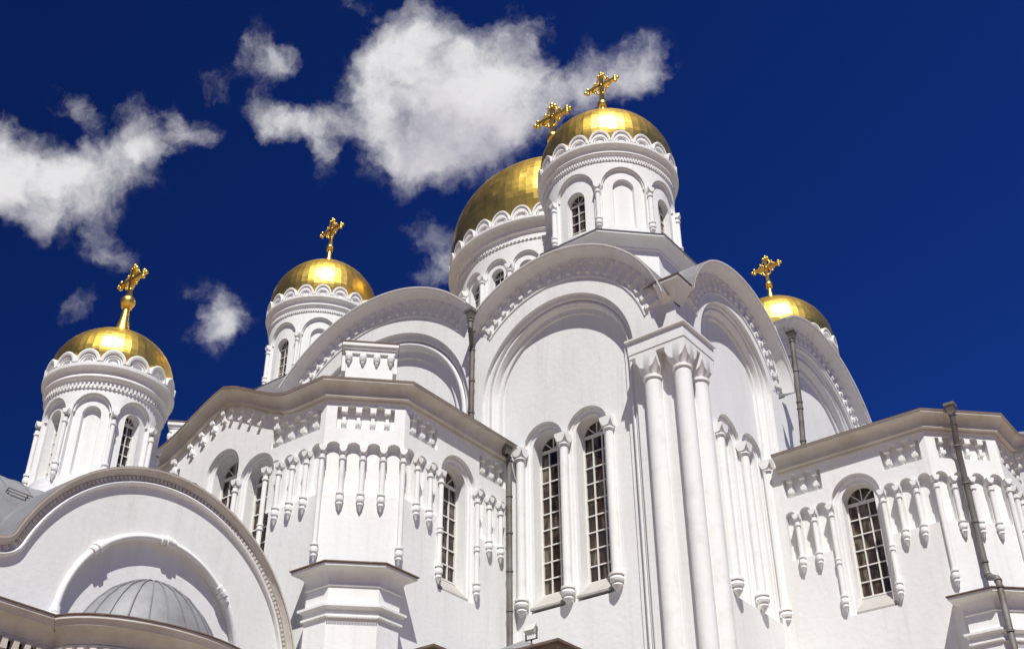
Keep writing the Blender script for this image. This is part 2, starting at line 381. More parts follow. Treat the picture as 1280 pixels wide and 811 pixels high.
def facade(f, bays, top, name, groups, glazed):
    mb = MB(); holes = []
    for (uc, zc, R, r, u0, u1) in bays: holes.append(arch(uc, r, zc, -1.2, 40))
    outline = [(top[0][0], GROUND)] + top + [(top[-1][0], GROUND)]
    sheet(mb, f, outline, holes, 0.0)
    for (uc, zc, R, r, u0, u1) in bays:
        k = r/2.31
        p = stepped(mb, f, uc, zc, -1.2, [(r, 0), (r, -.10), (r-.11*k, -.10), (r-.13*k, -.13), (r-.13*k, -.20), (r-.27*k, -.20), (r-.30*k, -.30), (r-.43*k, -.30), (r-.43*k, -.36)], n=40)
        sweep(mb, f, arch(uc, r-.2*k, zc, -1.2, 40), roll(.055*k, cy=-.20))
        inn = []; g = groups.get(uc)
        for (wc, w) in (g or []):
            inn.append(arch(wc, w+.19, 14.12, 9.86, 22))
        sheet(mb, f, p, inn, -.36)
        for (wc, w) in (g or []):
            q = stepped(mb, f, wc, 14.12, 9.86, [(w+.19, -.36), (w+.19, -.45), (w+.11, -.45), (w+.08, -.48), (w, -.48), (w, -.86 if glazed else -.62)], n=22)
            mb.add([f(wc-w-.19, 9.86, -.36), f(wc+w+.19, 9.86, -.36), f(wc+w+.19, 9.86, -.9), f(wc-w-.19, 9.86, -.9)], [(0, 1, 2, 3)])
            if not glazed: sheet(mb, f, q, (), -.62)
    return mb.build(name, M_WALL, root)
facade(fA, BA, TA, 'facade_wall', {BA[0][0]: WIN_A}, True)
WIN_B = [(24.66-.61, .36), (24.66+.61, .36)]
facade(fB, BB, TB, 'facade_wall', {BB[0][0]: WIN_B}, False)
mb = MB()
mb.add([(XW, Y0, GROUND), (XW, YN, GROUND), (XW, YN, 16.4), (XW, Y0, 16.4), (X0, YN, GROUND), (X0, YN, 16.4)], [(0, 1, 2, 3), (1, 4, 5, 2)])
mb.build('rear_wall', M_WALL, root)

# ---- windows of the corner bay
for (wc, w) in WIN_A:
    b = MB(); window_mesh(b, fA, wc, w, 10.38, 14.12, -.82, 3, 9); wo_ = b.build('window', [M_FRAME, M_GLASS], root)
    b = MB(); sill_mesh(b, fA, wc, w+.05, 9.98, 10.40, -.34, -.80); b.build('sill', M_SILL, wo_)
cm_ = colonnette_mesh(9.80, 14.12, .105, n=16); proto_col = None
for u in COL_A:
    if proto_col is None: proto_col = cm_.build('colonnette', M_TRIM, root); proto_col.location = (u, Y0+.30, 0)
    else: inst(proto_col, Matrix.Translation((u, Y0+.30, 0)), root)
for u in (24.66-1.22, 24.66, 24.66+1.22): inst(proto_col, Matrix.Translation((X0-.30, u, 0)), root)

# ---- arched cornices of the gables with their bracket frieze
CPROF = [(-.74, -.02), (-.74, .025), (-.70, .03), (-.69, .006), (-.27, .008), (-.26, .03), (-.20, .04), (-.15, .10), (-.06, .24), (-.03, .28), (-.03, .33), (0, .335), (0.0, .37), (.03, .375), (.045, .36), (.05, -.6)]
def zak(f, b, sgn, lims):
    uc, zc, R, r, u0, u1 = b
    a0, a1 = lims
    mb = MB(); path = arcpts(uc, R, zc, a0, a1, 64)
    rows = sweep(mb, f, path, CPROF, pm=[0]*13+[1, 2])
    for r_ in (rows[0], rows[-1]): mb.add(r_, [tuple(range(len(r_)))])
    o = mb.build('arched_cornice', [M_TRIM, M_EDGE, M_ROOF], root)
    fr = Frieze(f); L = R*rad(abs(a0-a1)); n = int(L/.36)
    for i in range(n):
        a = rad(a0+(a1-a0)*(i+.5)/n); p = (uc+(R-.26)*math.cos(a), zc+(R-.26)*math.sin(a))
        fr.add(p[0], p[1], a-PI/2, 1.15, .006, dk=.5)
    fr.build(o)
def ang(u, b, dz=0): return math.degrees(math.acos(max(-1, min(1, (u-b[0])/b[2]))))
zak(fA, BA[0], 1, (ang(BA[0][4]+.02, BA[0]), ang(-11.33, BA[0])))
zak(fA, BA[1], 1, (ang(BA[1][4]+.02, BA[1]), ang(BA[1][5]-.02, BA[1])))
zak(fA, BA[2], 1, (ang(XW+.02, BA[2]), ang(BA[2][5]-.02, BA[2])))
zak(fB, BB[0], 1, (162, ang(BB[0][5]-.02, BB[0])))
zak(fB, BB[1], 1, (ang(BB[1][4]+.02, BB[1]), ang(BB[1][5]-.02, BB[1])))
zak(fB, BB[2], 1, (ang(BB[2][4]+.02, BB[2]), ang(YN-.02, BB[2])))

# ---- roof: barrels behind the gables and a low slab between
mb = MB()
for (b, depth) in ((BA[0], 6.2), (BA[1], 9), (BA[2], 6.2)):
    p = [(u, z) for u, z in top_line([b], -.045) if u < X0-.7 and u > XW+.5]
    mb.grid([[(u, Y0+.02, z) for u, z in p], [(u, Y0+depth, z) for u, z in p]])
for (b, depth) in ((BB[0], 6.2), (BB[1], 9), (BB[2], 6.2)):
    p = [(u, z) for u, z in top_line([b], -.045) if u > Y0+.8]
    mb.grid([[(X0-.02, u, z) for u, z in p], [(X0-depth, u, z) for u, z in p]])
mb.add([(XW, Y0+1, 16.3), (X0-1, Y0+1, 16.3), (X0-1, YN, 16.3), (XW, YN, 16.3)], [(0, 1, 2, 3)])
mb.build('roof', M_ROOF, root)

# ---- corner of the cube: three attached columns under a square impost, spout block between the gables
for (cx, cy) in ((-11.92, Y0-.06), (X0+.07, Y0-.07), (X0+.06, Y0+.72)):
    b = MB(); lathe(b, (cx, cy), [(.20, GROUND), (.20, 14.42), (.235, 14.44), (.235, 14.50), (.20, 14.52)], 28)
    c_ = b.build('column', M_TRIM, root)
    b = MB(); rows = []
    def cap_row(q, z, dip): return [(cx-q, cy-q, z), (cx, cy-q, z-dip), (cx+q, cy-q, z), (cx+q, cy, z-dip), (cx+q, cy+q, z), (cx, cy+q, z-dip), (cx-q, cy+q, z), (cx-q, cy, z-dip)]
    n = 10; q = .27
    def ring(z, rr): return [(cx+rr*math.cos(2*PI*i/32), cy+rr*math.sin(2*PI*i/32), z) for i in range(32)]
    def squ(z0, lob):                                               # square cushion with a semicircular lower lobe on each side
        out = []
        for i in range(32):
            a = 2*PI*i/32; x, y = math.cos(a), math.sin(a); k = q/max(abs(x), abs(y)); x *= k; y *= k
            t = (min(abs(x), abs(y))/q); out.append((cx+x, cy+y, z0-lob*math.sqrt(max(0, 1-t*t))))
        return out
    s1 = squ(14.90, .24)
    b.grid([ring(14.50, .20), ring(14.56, .21), s1, [(x, y, 15.08) for x, y, z in s1]], 0, True)
    b.build('capital', M_TRIM, c_)
ex, ey = X0+.30, Y0-.30
P = [(-12.38, Y0+.05), (-12.38, ey), (ex, ey), (ex, Y0+1.1), (X0-.05, Y0+1.1)]
mb = MB(); PR = [(0, 15.06), (0, 15.16), (.015, 15.17), (.015, 15.50), (.07, 15.52), (.07, 15.56)]
path = list(reversed(P))
rows = sweep(mb, lambda x, y, z: (x, y, z), path, [(o, z) for o, z in PR])
mb.add([r[0] for r in rows], [tuple(range(len(rows)))]); 
mb.grid([[r[-1] for r in rows], [(x*1.0, y, 15.60) for x, y in [(X0-.05, Y0+1.1), (X0, Y0+1.1), (X0, Y0), (-12.38, Y0), (-12.38, Y0+.05)]]], 1)
mb.build('impost_block', [M_TRIM, M_EDGE], root)
mb = MB(); q = .40
sp = [(X0-.36, Y0-.31), (X0+.31, Y0-.31), (X0+.31, Y0+.36)]
sp = list(reversed(sp))
rows = sweep(mb, lambda x, y, z: (x, y, z), sp, [(-.33, 16.42), (-.30, 16.46), (-.24, 16.56), (-.15, 16.66), (-.09, 16.74), (-.02, 16.81), (0, 16.83), (0, 16.89), (.025, 16.90), (.025, 16.925)], pm=[0]*7+[1, 1])
top = [r[-1] for r in rows]; mb.grid([top, [(X0-.5, Y0+1.6, 17.35), (X0-1.1, Y0+1.1, 17.5), (X0-1.6, Y0+.5, 17.35)]], 2)
mb.add([rows[0][i] for i in range(10)]+[(X0, Y0+.36, 16.9)], [tuple(range(11))]); mb.add([rows[-1][i] for i in range(10)]+[(X0-.36, Y0, 16.9)], [tuple(range(11))])
mb.build('corner_spout', [M_TRIM, M_EDGE, M_ROOF], root)

# ------------------------------------------------------------------ drums and domes
def cyl(c, R):
    return lambda u, z, d: (c[0]+(R+d)*math.cos(u/R), c[1]+(R+d)*math.sin(u/R), z)
def cross_mesh(b, z0, z1, half, th):
    h = z1-z0; zc = z0+h*.55
    obox(b, (0, 0, (z0+z1-.12*h)/2), (AX, AY, AZ), (th*.55, th*.5, (h*.88)/2))
    obox(b, (0, 0, zc), (AX, AY, AZ), (half*.86, th*.5, th*.5))
    rb = th*.60
    ends = [((0, 0, z1-.1*h), AZ, AX), ((half*.86, 0, zc), AX, AZ), ((-half*.86, 0, zc), -AX, AZ)]
    for c, o, s in ends:
        c = Vector(c)
        for v in (o*rb*1.5, s*rb*1.5, -s*rb*1.5): ball(b, c+v, rb, 8)
        ball(b, c, rb, 8)
    for sx in (-1, 1):
        for sz in (-1, 1):
            pts = [(sx*half*.62, 0, zc+sz*th*.4), (sx*half*.50, 0, zc+sz*half*.22), (sx*half*.28, 0, zc+sz*half*.28), (sx*half*.22, 0, zc+sz*half*.52), (sx*th*.4, 0, zc+sz*half*.6)]
            tube(b, pts, th*.28, 6); ball(b, (sx*half*.40, 0, zc+sz*half*.36), rb*.62, 8)
            tube(b, [(0, 0, zc), (sx*half*.42, 0, zc+sz*half*.42)], th*.2, 6)
    ball(b, (0, 0, zc), rb*1.1, 8)

def build_drum(c, R, zlow, zcol, zcap, ra, wr, wspring, wbot, nr, nspring, nbot, zdent, zfil, zk, nb, win_at, nk, rk, dome, kcols, krows, base_ring=False):
    """drum at plan position c: wall with blind arcade, columns, windows, cornice, scalloped band, gilded dome with cross"""
    o_ = (0.0, 0.0); f = cyl(o_, R); L = 2*PI*R; bw = L/nb
    mb = MB(); holes = []; a_first = rad(-90)*R
    cs = [a_first+bw*k for k in range(nb)]
    for u in cs: holes.append(arch(u, ra, zcap+.02, zcol+.12, 18))
    u0 = a_first-bw/2
    cuts = [u0+L*i/(nb*6) for i in range(1, nb*6)]
    sheet(mb, f, [(u0, zlow), (u0+L, zlow), (u0+L, zdent+.1), (u0, zdent+.1)], holes, 0, cuts)
    wins = []
    for k, u in enumerate(cs):
        p = arch(u, ra, zcap+.02, zcol+.12, 18); loft(mb, f, p, 0, p, -.10)
        w = k in win_at
        q = arch(u, wr, wspring, wbot, 16) if w else arch(u, nr, nspring, nbot, 16)
        sheet(mb, f, p, [q], -.10, [u-ra/2, u, u+ra/2])
        if w:
            loft(mb, f, q, -.10, q, -.36); wins.append(u)
        else:
            q2 = [(u+(x-u)*.93, z) for x, z in q]; loft(mb, f, q, -.10, q2, -.20); sheet(mb, f, q2, (), -.20, [u])
        sweep(mb, f, arcpts(u, ra, zcap+.02, 180, 0, 18), [(-.035, -.10), (-.035, -.045), (-.005, -.04), (-.005, -.10)])
    if base_ring: lathe(mb, o_, [(R+.0, zlow+.12), (R+.06, zlow+.10), (R+.06, zlow-.1), (R+.14, zlow-.25)], 64)
    t = Matrix.Translation((c[0], c[1], 0))
    drum = mb.build('drum', M_WALL, root); drum.matrix_local = t
    for u in wins:
        b = MB(); window_mesh(b, f, u, wr, wbot+.02, wspring, -.28, kcols, krows, .0095, .022); b.build('window', [M_FRAME, M_GLASS], drum)
    kk = min(1.0, R/1.9*.9+.1) if R < 2 else 1.3
    colm = colonnette_mesh(zcol, zcap+.03, .066*kk, n=12); first = None
    for k in range(nb):
        a = (cs[k]+bw/2)/R; mw = Matrix.Translation(((R+.04)*math.cos(a), (R+.04)*math.sin(a), 0)) @ Matrix.Rotation(a, 4, 'Z')
        if first is None: first = colm.build('drum_column', M_TRIM, drum); first.matrix_local = mw
        else: inst(first, mw, drum)
    e = dome['r']/2.1; q = R
    b = MB(); ov = (dome['r']-R)
    prof = [(q, zdent-.03), (q+.02, zdent-.02), (q+.02, zdent), (q, zdent+.0), (q+.02, zfil-.07), (q+.07, zfil-.065), (q+.10, zfil-.03), (q+.10, zfil+.0), (q+.075, zfil+.03), (q+.03, zfil+.04), (q+.03, zk-.15), (q+.05, zk-.11), (q+ov+.03, zk-.08), (q+ov+.08, zk-.065), (q+ov+.085, zk-.03), (q+ov+.085, zk+.01), (q-.1, zk+.03)]
    lathe(b, o_, prof, 96)
    nd_ = int(L/(.085*max(1, e*.9)))
    for i in range(nd_): blk(b, f, L*i/nd_, zdent+.01, -.024*max(e, .8), .024*max(e, .8), 0, min(.085, (zfil-zdent)*.36), 0, .05)
    b.build('cornice', M_TRIM, drum)
    # scalloped band
    Rk = q+ov+.035; fk = cyl(o_, Rk); Lk = 2*PI*Rk; kw = Lk/nk; b = MB(); s = rk
    zz = zk+.0
    out = []
    for i in range(nk):
        uc = kw*(i+.5)
        for j in range(13):
            a = PI*(1-j/12); out.append((uc+kw/2*math.cos(a), zz+.05+s*math.sin(a)))
    front = [(0, zz)] + out + [(Lk, zz)]
    hs = [arch(kw*(i+.5), kw*.31, zz+.05, zz+.012, 10) for i in range(nk)]
    cuts = [kw*i/2 for i in range(1, 2*nk)]
    sheet(b, fk, front, hs, 0, cuts); loft(b, fk, out, 0, out, -.14, closed=False)
    for i in range(nk):
        uc = kw*(i+.5); loft(b, fk, hs[i], 0, hs[i], -.055); sheet(b, fk, hs[i], (), -.055)
        sweep(b, fk, [(uc+kw*.46*math.cos(PI*(1-j/12)), zz+.05+(s-.02)*math.sin(PI*(1-j/12))) for j in range(13)], [(-.05, 0), (-.045, .035), (-.005, .045), (.02, .03), (.02, -.05)])
        sweep(b, fk, [(uc+kw*.25*math.cos(PI*(1-j/10)), zz+.05+s*.52*math.sin(PI*(1-j/10))) for j in range(11)], [(-.02, -.055), (-.02, -.02), (.02, -.02), (.02, -.055)])
    b.build('scalloped_band', M_TRIM, drum)
    # dome
    b = MB(); r = dome['r']; z0, z1 = zk-.02, dome['apex']; H = z1-z0
    sh = [(.935, .0), (.955, .08), (.995, .20), (1.0, .27), (.985, .36), (.95, .46), (.89, .56), (.80, .66), (.68, .755), (.54, .84), (.40, .90), (.27, .945), (.17, .975), (.11, 1.0)]
    # smooth the profile
    for _ in range(1):
        ns = [sh[0]]
        for i in range(len(sh)-1):
            a, d = sh[i], sh[i+1]; ns += [(a[0]*.75+d[0]*.25, a[1]*.75+d[1]*.25), (a[0]*.25+d[0]*.75, a[1]*.25+d[1]*.75)]
        sh = ns + [sh[-1]]
    lathe(b, o_, [(r*a, z0+H*h) for a, h in sh], 52 if r < 3 else 92)
    rn = random.Random(int(r*100)); b.v = [(x*k_, y*k_, z) for (x, y, z) in b.v for k_ in (1+rn.uniform(-.0028, .0028),)]   # slightly uneven gilded sheets
    dm = b.build('dome', M_GOLD, root, 2.5); dm.matrix_local = t
    b = MB(); nr0 = max(r*.075, .155); zb_ = dome['ball']; rb = dome['rball']
    lathe(b, o_, [(nr0*1.25, z1-.03*H), (nr0*.95, z1+(zb_-z1)*.2), (nr0*.62, z1+(zb_-z1)*.5), (nr0*.5, zb_-rb), (nr0*.8, zb_-rb*.92), (.55*rb, zb_-rb*.85)] +
          [(max(rb*math.sin(PI*i/14), .01), zb_-rb*math.cos(PI*i/14)) for i in range(3, 14)] + [(.04, zb_+rb), (.04, zb_+rb*1.4)], 24)
    b.build('finial', M_GOLD, dm, 50)
    b = MB(); cross_mesh(b, zb_+rb*.9, dome['top'], dome['half'], dome['th']); b.build('cross', M_GOLD, dm, 50)
    return drum, dm

BIG = dict(R=1.93, zlow=19.7, zcol=20.62, zcap=22.24, ra=.65, wr=.32, wspring=22.00, wbot=20.40, nr=.33, nspring=22.20, nbot=20.80,
           zdent=23.14, zfil=23.40, zk=23.70, nb=8, win_at=(0, 2, 4, 6), nk=20, rk=.41, kcols=2, krows=5,
           dome=dict(r=2.04, apex=26.36, ball=27.18, rball=.15, top=28.56, half=.60, th=.10))
def clone(src, c, k):                                                  # a second drum (or dome) with copies of its sub-parts
    o = src.copy(); C.objects.link(o); o.parent = root; o.matrix_local = Matrix.Translation((c[0], c[1], 0)) @ Matrix.Diagonal((k, k, 1, 1))
    for ch in src.children:
        k = ch.copy(); C.objects.link(k); k.parent = o; k.matrix_local = ch.matrix_local.copy()
    return o
d1, m1 = build_drum((-14.7, 24.3), **BIG)
bpy.context.view_layer.update()
for c, k in (((-26.84, 24.42), .93), ((-15.1, 36.45), 1), ((-26.72, 36.45), 1)): clone(d1, c, k); clone(m1, c, k)
build_drum((-20.75, 30.3), R=3.75, zlow=18.5, zcol=22.4, zcap=24.62, ra=.49, wr=.28, wspring=24.50, wbot=22.6, nr=.24, nspring=24.4, nbot=22.6,
           zdent=25.55, zfil=25.92, zk=26.32, nb=20, win_at=tuple(range(20)), nk=32, rk=.52, kcols=2, krows=6,
           dome=dict(r=3.98, apex=31.4, ball=33.5, rball=.24, top=35.3, half=.85, th=.15))
build_drum((-20.86, 12.96), R=1.22, zlow=10.62, zcol=10.80, zcap=12.40, ra=.405, wr=.205, wspring=12.38, wbot=11.0, nr=.21, nspring=12.36, nbot=10.98,
           zdent=12.95, zfil=13.20, zk=13.46, nb=8, win_at=(0, 2, 4, 6), nk=16, rk=.30, kcols=2, krows=6, base_ring=True,
           dome=dict(r=1.31, apex=15.05, ball=15.93, rball=.17, top=16.97, half=.48, th=.09))
# octagonal pedestals under the big drums
def pedestal(c, R, z0, z1, ov, nside=8):
    mb = MB(); pth = [(c[0]+R*math.cos(rad(22.5-45*i)), c[1]+R*math.sin(rad(22.5-45*i))) for i in range(8)]
    prof = [(0, z0), (0, z1-.36), (.03, z1-.35), (.03, z1-.30), (.05, z1-.28), (ov*.55, z1-.12), (ov*.9, z1-.07), (ov, z1-.06), (ov, z1), (ov+.03, z1+.015), (-.6, z1+.4)]
    sweep(mb, lambda x, y, z: (x, y, z), pth, prof, closed=True, pm=[0]*8+[1, 1])
    return mb.build('drum_pedestal', [M_WALL, M_ROOF], root)
for c in ((-14.7, 24.3), (-26.72, 24.48), (-15.1, 36.45)): pedestal(c, 2.12, 16.2, 20.30, .30)
pedestal((-20.75, 30.3), 4.1, 16.2, 19.2, .35)

# ------------------------------------------------------------------ side annexes
H1, V1, CH = 4.58, 4.98, 1.24
CZ = 14.06                                                           # cornice edge height
def gable_z(u):                                                      # keel-arched rise over the middle of the front
    a = abs(u)
    if a >= 2.25: return 0.0
    t = 1-a/2.25
    return .98*(t*t*(3-2*t)*.48+t*.52)
CPR = [(0, -.43), (.03, -.425), (.03, -.365), (.12, -.355), (.12, -.295), (.10, -.285), (.115, -.20), (.155, -.13), (.21, -.09), (.285, -.06), (.30, -.055), (.30, -.005), (.325, 0), (.325, .025), (-1.3, .42)]
def annex(loc, rotz, turret):
    base = MB(); M = Matrix.Translation(loc) @ Matrix.Rotation(rotz, 4, 'Z')
    # facets in local plan (u along the facade, v outward); each has its own mapping
    s2 = math.sqrt(.5); CL = CH/s2
    fr = lambda s, z, d: (s, V1+d, z)                               # front, s = u
    sR = lambda s, z, d: (H1+d, V1-CH-s, z)                         # side, s measured from the chamfer back to the wall
    sL = lambda s, z, d: (-H1-d, V1-CH-s, z)
    cR = lambda s, z, d: (H1-CH+s*s2+d*s2, V1-s*s2+d*s2, z)
    cL = lambda s, z, d: (-(H1-CH+s*s2+d*s2), V1-s*s2+d*s2, z)
    colon = []; wins = []; friezes = []
    def niche(uc, holes, w=.155):
        holes.append(('n', arch(uc, w, 12.47, 11.36, 12)))
    def windowhole(uc, zs, holes, zb=9.72): holes.append(('w', arch(uc, .61, zs, zb, 20), uc, zs, zb))
    def facet(f, outline, holes, panels):
        hs = [h[1] for h in holes]+[p for p in panels]
        sheet(base, f, outline, hs, 0)
        for h in holes:
            if h[0] == 'n': loft(base, f, h[1], 0, h[1], -.13); sheet(base, f, h[1], (), -.13)
            else:
                _, p, uc, zs, zb = h
                r = stepped(base, f, uc, zs, zb, [(.61, 0), (.61, -.09), (.52, -.09), (.49, -.12), (.41, -.12), (.41, -.50)], n=20)
                base.add([f(uc-.61, zb, 0), f(uc+.61, zb, 0), f(uc+.61, zb, -.5), f(uc-.61, zb, -.5)], [(0, 1, 2, 3)])
                wins.append((f, uc, zs, zb))
        for p in panels: loft(base, f, p, 0, p, -.15); sheet(base, f, p, (), -.15)
    def panel(a, b, n, f, z=13.50):
        w = b-a
        fz = Frieze(f); friezes.append(fz)
        for i in range(n): fz.add(a+w*(i+.5)/n, z-.012, 0, 1.2, -.145)
        out = []                                                     # notched upper edge between the brackets
        st = w/n
        pts = [(a, 12.96), (a, z)]
        for i in range(1, n):
            c = a+st*i; pts += [(c-st*.24, z), (c-st*.24, z+.05), (c+st*.24, z+.05), (c+st*.24, z)]
        pts += [(b, z), (b, 12.96)]
        return pts
    zt = CZ-.2
    for f in (cR, cL):                                               # chamfers
        hs = []
        for k in range(4): niche(CL*(k+.5)/4, hs)
        facet(f, [(0, GROUND), (0, zt), (CL, zt), (CL, GROUND)], hs, [panel(.24, CL-.24, 4, f)])
        for k in (1, 2, 3): colon.append((f, CL*k/4, 's'))
        colon.append((f, 0, 'l')); colon.append((f, CL, 'l'))
    SL = V1-CH
    for f in (sR, sL):                                               # sides
        hs = []
        for a in (.215, .645, 1.045): niche(a, hs, .15)
        for a in (2.765, 3.195, 3.58): niche(a, hs, .15 if a < 3.5 else .13)
        windowhole(1.885, 12.50, hs)
        facet(f, [(0, GROUND), (0, zt), (SL+.5, zt), (SL+.5, GROUND)], hs, [panel(.16, 1.12, 3, f), panel(2.66, 3.66, 3, f)])
        for a in (.43, .86, 2.98, 3.41): colon.append((f, a, 's'))
        for a in (1.235, 2.535): colon.append((f, a, 'w'))
    FW = H1-CH; hs = []
    for sg in (-1, 1):
        for k in range(4): niche(sg*(FW-.215-.43*k), hs, .15)
        for k in (1, 2, 3): colon.append((fr, sg*(FW-.43*k), 's'))
        colon.append((fr, sg*(FW-1.72), 'w')); 
    colon.append((fr, -.62, 'w')); colon.append((fr, .62, 'w'))
    windowhole(0, 12.92, hs); windowhole(1.235, 12.42, hs); windowhole(-1.235, 12.42, hs)
    hs = [h if h[0] == 'n' else ('w', arch(h[2], .56, h[3], h[4], 20), h[2], h[3], h[4]) for h in hs]
    pan = [panel(FW-1.72, FW-.16, 4, fr), panel(-FW+.16, -FW+1.72, 4, fr)]
    N = 40; us = [-FW+2*FW*i/N for i in range(N+1)]
    topl = [(u, zt+gable_z(u)) for u in us]
    outline = [(-FW, GROUND)]+topl+[(FW, GROUND)]
    sheet(base, fr, outline, [h[1] for h in hs]+pan, 0)
    for h in hs:
        if h[0] == 'n': loft(base, fr, h[1], 0, h[1], -.13); sheet(base, fr, h[1], (), -.13)
        else:
            _, p, uc, zs, zb = h
            stepped(base, fr, uc, zs, zb, [(.56, 0), (.56, -.09), (.48, -.09), (.46, -.12), (.41, -.12), (.41, -.50)], n=20)
            wins.append((fr, uc, zs, zb))
    for p in pan: loft(base, fr, p, 0, p, -.15); sheet(base, fr, p, (), -.15)
    fz = Frieze(fr); friezes.append(fz)
    for i in range(8):                                               # brackets climbing along the keel arch
        u = -1.30+2.6*i/7; sl = math.atan2(gable_z(u+.05)-gable_z(u-.05), .1)
        fz.add(u, CZ+gable_z(u)-.45-.05*abs(math.sin(sl)), sl*.8, .95, .003, dk=.8)
    for u in (-1.82, 1.82): fz = Frieze(fr); friezes.append(fz); fz.add(u, CZ+gable_z(u)-.46, 0, 1.1, .003, dk=.8)
    part = base.build('side_annex', M_WALL, root); part.matrix_local = M
    for fz in friezes: fz.build(part)
    path = [(-H1, 0, CZ), (-H1, SL, CZ)] + [(u, V1, CZ+gable_z(u)) for u in us] + [(H1, SL, CZ), (H1, 0, CZ)]
    mb = MB(); ident = lambda x, y, z: (x, y, z)
    rows = sweep(mb, ident, path, CPR, pm=[0]*12+[1, 2])
    mb.add([r[-1] for r in rows], [tuple(range(len(rows)))], 2)
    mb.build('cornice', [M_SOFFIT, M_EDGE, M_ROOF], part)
    meshes = {'s': colonnette_mesh(10.95, 12.46, .056), 'l': colonnette_mesh(9.76, 12.46, .056), 'w': colonnette_mesh(9.78, 12.46, .058, mid=11.05)}
    first = {}
    for (f, s, k) in colon:
        if k == 'l' and False: continue
        p = Vector(f(s, 0, .05)); n = Vector(f(s, 0, 1))-Vector(f(s, 0, 0))
        a = math.atan2(n.y, n.x) - PI/2
        if k == 'l': a = a + 0
        mw = Matrix.Translation((p.x, p.y, 0)) @ Matrix.Rotation(a, 4, 'Z')
        if k not in first: first[k] = meshes[k].build('colonnette', M_TRIM, part); first[k].matrix_local = mw
        else: inst(first[k], mw, part)
    for (f, uc, zs, zb) in wins:
        b = MB(); window_mesh(b, f, uc, .41, zb+.46, zs, -.40, 3, 6, .015)
        sill_mesh(b, f, uc, .45, zb+.06, zb+.48, -.02, -.40, 2)
        b.build('window', [M_FRAME, M_GLASS, M_SILL], part)
    # low corner buttress on each chamfer, with its own cornice
    for sg in (-1, 1):
        mb = MB(); c0 = Vector(((H1-CH/2)*sg, V1-CH/2)); n = Vector((s2*sg, s2)); t = Vector((s2, -s2*sg))
        w = .50; pr = .66; e = .60
        pl = [c0-t*(w)+n*pr, c0+t*(w)+n*pr]
        q0 = Vector((-1, 0))*e if sg > 0 else Vector((0, -1))*e
        # left flank runs parallel to one wall, right flank to the other
        dl = Vector((-sg, 0)) if sg > 0 else Vector((0, -1)); dr = Vector((0, -1)) if sg > 0 else Vector((1, 0)) * (1)
        if sg < 0: dl, dr = Vector((0, -1)), Vector((1, 0))
        A = pl[0] if sg > 0 else pl[0]
        p1, p2 = pl
        if sg > 0: pts = [p1+Vector((-1, 0))*.62+Vector((0, -.35)), p1+Vector((-1, 0))*.62, p1, p2, p2+Vector((0, -1))*.62, p2+Vector((0, -1))*.62+Vector((-.35, 0))]
        else: pts = [p1+Vector((0, -1))*.62+Vector((.35, 0)), p1+Vector((0, -1))*.62, p1, p2, p2+Vector((1, 0))*.62, p2+Vector((1, 0))*.62+Vector((0, -.35))]
        pth = [(p.x, p.y) for p in pts]
        prof = [(0, GROUND), (0, 8.40), (.05, 8.42), (.05, 8.465), (.02, 8.475), (.025, 8.57), (.06, 8.60), (.11, 8.615), (.11, 8.665), (.0, 8.70), (0, 9.05), (.03, 9.06), (.03, 9.10), (.012, 9.11), (.03, 9.22), (.07, 9.32), (.13, 9.37), (.24, 9.40), (.24, 9.45), (.27, 9.465), (.27, 9.49), (-.5, 9.62)]
        rows = sweep(mb, ident, pth, prof, pm=[0]*18+[1, 1, 2])
        for k in range(34):
            p = p1+(p2-p1)*((k+.5)/34); obox(mb, (p.x+n.x*.045, p.y+n.y*.045, 8.405), (Vector((t.x, t.y, 0)), Vector((n.x, n.y, 0)), AZ), (.009, .03, .02))
        mb.build('corner_buttress', [M_WALL, M_EDGE, M_ROOF], part)
        if not turret: continue
        # turret block standing on the roof behind the chamfer
        mb = MB(); c1 = c0-n*1.02; T = Vector((t.x, t.y, 0)); Nn = Vector((n.x, n.y, 0)); ct = lambda z: Vector((c1.x, c1.y, z))
        obox(mb, ct(14.75), (T, Nn, AZ), (.55, .42, .75)); 
        for hz, hw, hh in ((15.50, .66, .045), (15.42, .62, .035), (15.33, .585, .055)): obox(mb, ct(hz), (T, Nn, AZ), (hw, hw-.12, hh))
        for sgn in (-1, 1): obox(mb, ct(15.06)+T*(.60*sgn), (T, Nn, AZ), (.045, .40, .25)); 
        for i in range(4):
            p = ct(0)+T*(-.49+.98*i/3)+Nn*.45
            lathe(mb, (p.x, p.y), [(.005, 14.95), (.03, 14.98), (.045, 15.03), (.03, 15.06), (.06, 15.08), (.085, 15.15), (.085, 15.22), (.06, 15.28)], 10)
        obox(mb, ct(15.56), (T, Nn, AZ), (.675, .555, .012), 1)
        mb.build('roof_turret', [M_TRIM, M_EDGE], part)
    return part
annex((-20.80, Y0, 0), PI, True)                                           # outward = -y
annex((X0, 30.42, 0), -PI/2, False)                                         # outward = +x

